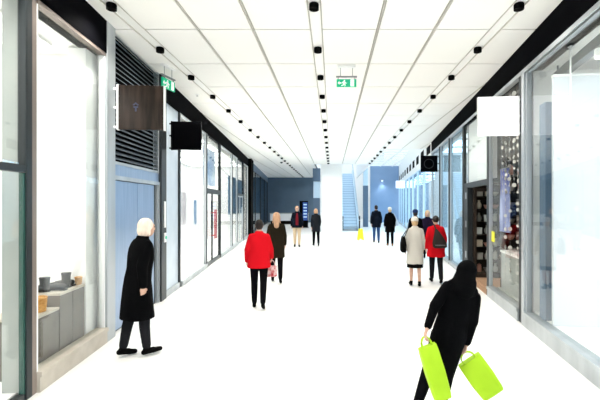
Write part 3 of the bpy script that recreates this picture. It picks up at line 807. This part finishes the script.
# white far stretch with a row of dark clerestory openings
mb = MB(); RT.box(mb, .0, .2, 15.96, 37.95, 3.55, 3.90); RT.box(mb, 0, .2, 15.96, 37.95, 4.34, 5.4)
q = 16.3
edges = []
while q < 36.5: edges.append((q, q + 1.35)); q += 2.2
last = 15.96
for a, b in edges: RT.box(mb, 0, .2, last, a, 3.90, 4.34); last = b
RT.box(mb, 0, .2, last, 37.95, 3.90, 4.34)
RT.put(mb, 'wall_right', 'white')
for a, b in edges:
    w = RT.put(RT.box(MB(), .012, .03, a, b, 3.90, 4.34), nm('window'), 'blackmatte')
room(RT, 16.0, 37.9, 2.2, h=3.55)
shop_lights(RT, 'cool ceiling light panel in the farthest right shop', 16.2, 37.6, .3, 2.0, 6, 'shoplightcool', 3.54)
q = 15.98
i = 0
while q < 37:
    b = min(q + 2.7, 37.9)
    glazing(RT, q, b - .1, .12, 3.55, 'glassblue', 'paleblue', 'silver')
    post(RT, b - .1, b, 'paleblue', z1=3.55, a0=-.03); q = b

# ------------------------------------------------------------------ projecting signs
def blade(S, label, d, z0, w, h, face, edge, gap=.05, mark=None, t=.06):
    o = thing('projecting_sign', label, 'sign', S.W(-gap, d, z0), S.ang)
    sx = -S.sg
    b = MB().box(0, sx * w, -t / 2, t / 2, 0, h); b.build('sign_panel', face, o, bevel=.004)
    e = MB().box(-sx * .0 - sx * .025, 0, -t / 2 - .004, t / 2 + .004, -.004, h + .004); e.build('edge_strip', edge, o)
    e = MB().box(sx * w, sx * (w + .010), -t / 2 - .004, t / 2 + .004, -.004, h + .004); e.build('edge_strip', edge, o)
    for z in (h * .06, h * .5, h * .92):
        MB().box(-sx * (gap), -sx * .024, -.015, .015, z - .015, z + .015).build('bracket', edge, o)
    return o
sg = blade(LF, 'dark brown glossy square sign with pale edges in front of louvres', 5.50, 2.86, .60, .61, 'brownsign', 'white', .10)
q = MB(); yy = -.034
for pts in ([(.19, .34), (.23, .375), (.27, .34), (.255, .33), (.23, .352), (.205, .33)], [(.20, .32), (.26, .32), (.26, .30), (.24, .30), (.24, .25), (.22, .25), (.22, .30), (.20, .30)]):
    q.prism(pts, 'y', yy, yy + .003)
q.build('sign_mark', 'bluemark', sg)
blade(LF, 'small plain black square sign past the steel service doors', 8.05, 2.92, .56, .57, 'blackgloss', 'blackgloss', .06)
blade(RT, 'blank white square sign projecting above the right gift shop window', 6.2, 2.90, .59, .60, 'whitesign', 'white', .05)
sg = blade(RT, 'black square sign with a faint ring on the right shopfront', 14.0, 2.94, .54, .57, 'blackgloss', 'blackgloss', .10)
q = MB()
for i in range(24):
    a0, a1 = 2 * PI * i / 24, 2 * PI * (i + 1) / 24
    q.prism([(-.27 + r * math.cos(a), .285 + r * math.sin(a)) for r, a in ((.15, a0), (.17, a0), (.17, a1), (.15, a1))], 'y', -.034, -.030)
q.build('sign_mark', new_mat('dark_grey_ring', (.010, .010, .010), .6), sg)
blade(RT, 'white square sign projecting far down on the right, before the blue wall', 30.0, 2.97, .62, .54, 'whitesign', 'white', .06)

# ------------------------------------------------------------------ exit signs
def man(mb, s, ox, oz, y0, y1):
    def pl(pts): mb.prism([(ox + u * s, oz + v * s) for u, v in pts], 'y', y0, y1)
    pl([(.10 + .09 * math.cos(2 * PI * i / 12), .84 + .09 * math.sin(2 * PI * i / 12)) for i in range(12)])
    pl([(-.02, .72), (.16, .72), (.12, .38), (-.08, .38)])
    pl([(-.02, .72), (-.26, .60), (-.30, .40), (-.22, .40), (-.18, .55), (.0, .60)])
    pl([(.16, .72), (.30, .50), (.44, .54), (.42, .46), (.26, .40), (.10, .58)])
    pl([(.12, .40), (.26, .24), (.20, .02), (.11, .02), (.15, .21), (.0, .36)])
    pl([(-.08, .42), (-.14, .22), (-.36, .16), (-.36, .08), (-.06, .12), (.04, .36)])
def exit_sign(label, loc, rot, w, h, drop, arrow):
    o = thing('exit_sign', label, 'exit sign', loc, rot)
    MB().box(-w / 2, w / 2, -.014, .014, 0, h).build('sign_face', 'green', o, bevel=.002)
    q = MB()
    man(q, h * .92, -w * .14, h * .04, -.018, -.013)
    q.prism([(w * .20, h * .06), (w * .38, h * .06), (w * .38, h * .94), (w * .20, h * .94)], 'y', -.018, -.013)
    q.prism([(-w * .44, h * .5), (-w * .36, h * .74), (-w * .36, h * .58), (-w * .28, h * .58), (-w * .28, h * .42), (-w * .36, h * .42), (-w * .36, h * .26)], 'y', -.018, -.013)
    q.build('pictogram', 'exitwhite', o)
    MB().box(-w / 2 - .01, w / 2 + .01, -.02, .02, h + .035, h + .055).build('top_bar', 'grey', o)
    for x in (-w * .42, w * .42): MB().box(x - .006, x + .006, -.006, .006, h, h + .04).build('clip', 'grey', o)
    for x in (-w * .3, w * .3): MB().tube((x, 0, h + .05), (x, 0, drop), .005, n=6).build('hanger', 'grey', o)
    MB().box(-w * .45, w * .45, -.04, .04, drop - .03, drop).build('ceiling_plate', 'white', o)
    return o
exit_sign('green running-man exit sign hanging beside the centre light track', (px(346.5, 7.07), 7.07, 3.90), 0, .35, .135, CEIL - 3.90 - .002, True)
exit_sign('green running-man exit sign hanging over the left shopfronts near the louvres', (-2.90, 7.08, 3.86), PI / 2 - .22, .36, .17, CEIL - 3.86 - .002, True)

# ------------------------------------------------------------------ downlights
def downlight():
    o = thing('downlight', '', 'light')
    MB().lathe([(.030, .012), (.056, .010), (.060, 0), (.060, -.062), (.050, -.064), (.036, -.012), (.005, -.011)], n=18).build('housing', 'blackmatte', o, smooth=True)
    MB().lathe([(.026, -.018), (.026, -.013)], n=18).build('lens', 'lens', o)
    return o
proto = downlight(); first = True
LD = bpy.data.lights.new('lamp_data', 'SPOT'); LD.energy = 88; LD.spot_size = math.radians(135); LD.spot_blend = .8; LD.shadow_soft_size = .05; LD.color = (1, .965, .90)
for nmz, x, dmax in (('left', -2.69, 37.5), ('centre', -.22, ATRY - .4), ('right', 2.28, ATRY - .3)):
    k = -2
    while True:
        dd = 4.88 + P_ * k
        if dd > dmax: break
        o = proto if first else copy_tree(proto); first = False
        o.location = (x, dd, CEIL)
        o['label'] = 'small black downlight in the %s ceiling track' % nmz; o['group'] = 'downlights in the %s ceiling track' % nmz
        if k % 2 == 0 or dd < 12:
            l = bpy.data.objects.new('lamp', LD); COL.objects.link(l); l.parent = o; l.location = (0, 0, -.07)
        k += 1
o = thing('wall_light', 'small light fitting high on the pale blue back wall', 'light', (4.75, 37.98, 3.95))
MB().box(-.12, .12, -.16, 0, 0, .08).build('housing', 'white', o, bevel=.01); MB().box(-.09, .09, -.14, -.03, -.006, .001).build('lens', 'lens', o)
wl = bpy.data.lights.new('wall_lamp', 'SPOT'); wl.energy = 160; wl.spot_size = math.radians(110); wl.spot_blend = 1; wl.shadow_soft_size = .08; wl.color = (.9, .96, 1)
l = bpy.data.objects.new('lamp', wl); COL.objects.link(l); l.parent = o; l.location = (0, -.30, -.05)
# small ceiling fittings
o = thing('smoke_detector', 'small dark dome on the far left part of the ceiling', 'smoke detector', (-2.98, 23.6, CEIL))
MB().lathe([(.09, 0), (.09, -.02), (.075, -.03)]).build('base', 'grey', o, smooth=True); MB().lathe([(.07, -.03), (.06, -.06), (.03, -.08), (.005, -.085)]).build('dome', 'blackgloss', o, smooth=True)
o = thing('ceiling_sprinkler', 'tiny white sprinkler head on the ceiling left of the left track', 'sprinkler', (-3.0, 8.9, CEIL + .001))
MB().lathe([(.05, 0), (.05, -.01), (.014, -.015), (.012, -.04)]).build('base', 'white', o, smooth=True); MB().lathe([(.02, -.045), (.02, -.04)]).build('deflector', 'grey', o)

# ------------------------------------------------------------------ shoe shop plinths
def local(S, a, d, z=0): return S.W(a, d, z)
pl = []
def plinth(label, d0, d1, a0, a1, h, zb=.05):
    o = thing('display_plinth', label, 'plinth', LF.W((a0 + a1) / 2, (d0 + d1) / 2, zb), LF.ang)
    w, l = (a1 - a0) / 2, (d1 - d0) / 2
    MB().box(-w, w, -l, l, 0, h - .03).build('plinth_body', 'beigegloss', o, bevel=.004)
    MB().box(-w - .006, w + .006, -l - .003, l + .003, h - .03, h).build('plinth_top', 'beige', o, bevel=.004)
    return o
plinth('low taupe plinth nearest the front in the left shop window', 4.06, 4.52, .14, .60, .63)
plinth('tall taupe plinth in the middle of the left shop window', 4.54, 4.80, .14, .60, .78)
plinth('tall taupe plinth farthest from the front in the left shop window', 4.81, 5.07, .14, .60, .78)
def boot(label, mat, loc, rot, hh=.16, low=False):
    o = thing('shoe' if low else 'ankle_boot', label, 'shoe' if low else 'boot', loc, rot)
    q = MB(); H = .06 if low else hh
    q.cap((0, -.07, .045), .034, (0, .02, .045), .036).cap((0, .02, .042), .036, (0, .12, .034), .026)
    if not low: q.loft([[(rx * math.cos(2 * PI * i / 16), -.055 + ry * math.sin(2 * PI * i / 16), z) for i in range(16)] for z, rx, ry in ((.03, .034, .045), (.08, .036, .050), (H * .8, .042, .052), (H, .047, .060))])
    union(q, 'upper', mat, o, .006, 3)
    MB().loft([[(x * .036, y, z) for x, y in ((-.8, -.105), (.8, -.105), (1, -.05), (.85, .02), (1.05, .08), (.6, .145), (-.6, .145), (-1.05, .08), (-.85, .02), (-1, -.05))] for z in (0.006, .018)]).box(-.028, .028, -.105, -.045, 0, .01).build('sole', 'rubber', o)
    return o
zt = .05 + .78 + .001
boot('grey ankle boot at the inner edge of the middle plinth', 'leather_grey', LF.W(.40, 4.60, zt), LF.ang + 1.9, .17)
boot('low grey shoe at the front of the middle plinth', 'leather_grey', LF.W(.26, 4.70, zt), LF.ang + 1.5, low=True)
boot('black ankle boot at the centre of the farthest plinth', 'leather_black', LF.W(.30, 4.86, zt), LF.ang + 1.5, .18)
boot('low black shoe near the glass on the farthest plinth', 'leather_black', LF.W(.30, 4.955, zt), LF.ang + 1.5, low=True)
def basket(label, mat, loc, r, h, bands):
    o = thing('basket', label, 'basket', loc)
    prof = []
    for i in range(bands * 2 + 1):
        u = i / (bands * 2); prof.append((r * (.85 + .15 * u) + (.006 if i % 2 else 0), h * u))
    prof += [(r * .92, h), (r * .80, .02)]
    MB().lathe(prof).build('basket_body', mat, o, smooth=False)
    MB().lathe([(r, h - .005), (r + .01, h), (r, h + .008), (r - .012, h + .004), (r - .012, h - .004)]).build('rim', 'tan', o, smooth=True)
    return o
basket('orange banded basket on the low front plinth', 'orange', LF.W(.24, 4.33, .05 + .63 + .001), .075, .15, 5)
basket('small tan basket at the far end of the farthest plinth', 'tan', LF.W(.19, 5.025, zt), .038, .09, 4)

# ------------------------------------------------------------------ far end: counter, info totem, escalator, wet floor sign
o = thing('reception_counter', 'long low white counter with dark base before the slate back wall', 'counter', (-3.75, 35.2, 0))
MB().box(-1.6, 1.6, -.28, .3, 0, .30).build('plinth_base', 'blackmatte', o)
for i in range(4): MB().box(-1.65 + i * .83, -1.65 + i * .83 + .81, -.34, .3, .30, .92).build('front_panel', 'white', o, bevel=.006)
MB().box(-1.72, 1.72, -.40, .34, .92, .97).build('counter_top', 'greypanel', o, bevel=.006)
o = thing('info_totem', 'black information totem with a lit blue screen near the far counter', 'totem', (px(304.5, 30), 30, 0))
MB().box(-.40, .30, -.12, .12, 0, .06).build('base', 'blackmatte', o)
MB().box(-.36, .26, -.08, .08, .06, 2.0).build('casing', 'blackmatte', o, bevel=.01)
s = MB().box(-.12, .23, -.092, -.08, .55, 1.9).build('screen', 'screen', o)
for z in (1.68, 1.45, 1.22, .99, .76): MB().box(-.07, .18, -.096, -.091, z, z + .10).build('screen_block', 'screenlight', s)

es = thing('escalator', 'pale blue escalator rising away behind the white pillar', 'escalator', (1.28, 27.0, 0))
ang = math.radians(30)
MB().prism([(0, -.02), (1.0, -.02), (9.2, 4.72), (10.2, 4.72), (10.2, 4.2), (9.3, 4.2), (2.0, 0.0), (0, 0.0)], 'x', -.62, .62)
body = MB().loft([[(-.62, y, z) for y, z in ((0, .0), (1.2, .0), (9.0, 4.5), (10, 4.5), (10, 4.0), (9.2, 4.0), (2.2, 0.0))], [(.62, y, z) for y, z in ((0, .0), (1.2, .0), (9.0, 4.5), (10, 4.5), (10, 4.0), (9.2, 4.0), (2.2, 0.0))]])
body.build('truss', 'paleblue', es)
for i in range(22):
    y0 = 1.0 + i * .346; z1 = .02 + i * .2
    if z1 > 4.5: break
    st = MB().box(-.5, .5, y0, y0 + .36, z1 - .0, z1 + .2).build('step', 'steps', es)
    MB().box(-.49, .49, y0 - .006, y0, z1 + .155, z1 + .195).build('step_nosing', 'nosing', st)
MB().box(-.5, .5, -.5, 1.0, 0, .025).build('landing_plate', 'grey', es)
for s in (-1, 1):
    x = s * .56
    MB().prism([(-.1, 0), (1.1, .1), (9.0, 4.6), (9.0, 5.4), (.9, .95), (.0, .92), (-.25, .6)], 'x', x - .015, x + .015).build('balustrade', 'glassclear', es)
    MB().box(x - .045, x + .045, -.30, -.16, 0, .98).build('newel', 'rubber', es, bevel=.02)
    MB().prism([(.0, 0), (1.1, 0.0), (9.0, 4.5), (9.0, 4.8), (1.05, .28), (-.05, .22)], 'x', x - .05, x + .05).build('skirt_panel', 'paleblue', es)
    MB().path([(x, .2, .25), (x, -.2, .45), (x, -.28, .7), (x, -.1, .92), (x, .2, .98), (x, .9, 1.0), (x, 9, 5.45)], .04).build('handrail', 'handgrey', es, smooth=True)

o = thing('wet_floor_sign', 'bright yellow folding wet floor sign standing before the escalator', 'sign', (px(360.5, 20), 20.0, 0), .1)
for s in (-1, 1):
    q = MB()
    def pt(x, z, t): return (x, s * (.16 * (1 - z / .58) + .008) + t, z)
    prof = [(-.15, 0), (-.09, 0), (-.07, .07), (.07, .07), (.09, 0), (.15, 0), (.105, .54), (.08, .58), (.045, .58), (.04, .53), (-.04, .53), (-.045, .58), (-.08, .58), (-.105, .54)]
    q.loft([[pt(x, z, -.006) for x, z in prof], [pt(x, z, .006) for x, z in prof]]).build('sign_panel', 'yellow', o)
MB().tube((-.07, 0, .565), (.07, 0, .565), .012).build('hinge', 'yellow', o)

# ------------------------------------------------------------------ world, camera
w = bpy.data.worlds.new('World'); scene.world = w; w.use_nodes = True
w.node_tree.nodes['Background'].inputs['Color'].default_value = (.80, .91, 1.0, 1)
w.node_tree.nodes['Background'].inputs['Strength'].default_value = 4.0
cam = bpy.data.cameras.new('camera'); co = bpy.data.objects.new('camera', cam); COL.objects.link(co)
co.location = (0, 0, CAMZ); co.rotation_euler = (PI / 2, 0, 0)
cam.sensor_width = 36; cam.sensor_fit = 'HORIZONTAL'; cam.lens = 36 * F / 600
cam.shift_x = -(VX - 300) / 600; cam.shift_y = (VY - 200) / 600
cam.clip_start = .05; cam.clip_end = 200
scene.camera = co
vs = scene.view_settings
vs.view_transform = 'Standard'; vs.look = 'None'; vs.gamma = 1; vs.exposure = -1.0; vs.use_curve_mapping = False
scene.cycles.max_bounces = 12; scene.cycles.diffuse_bounces = 5; scene.cycles.glossy_bounces = 4; scene.cycles.transparent_max_bounces = 24
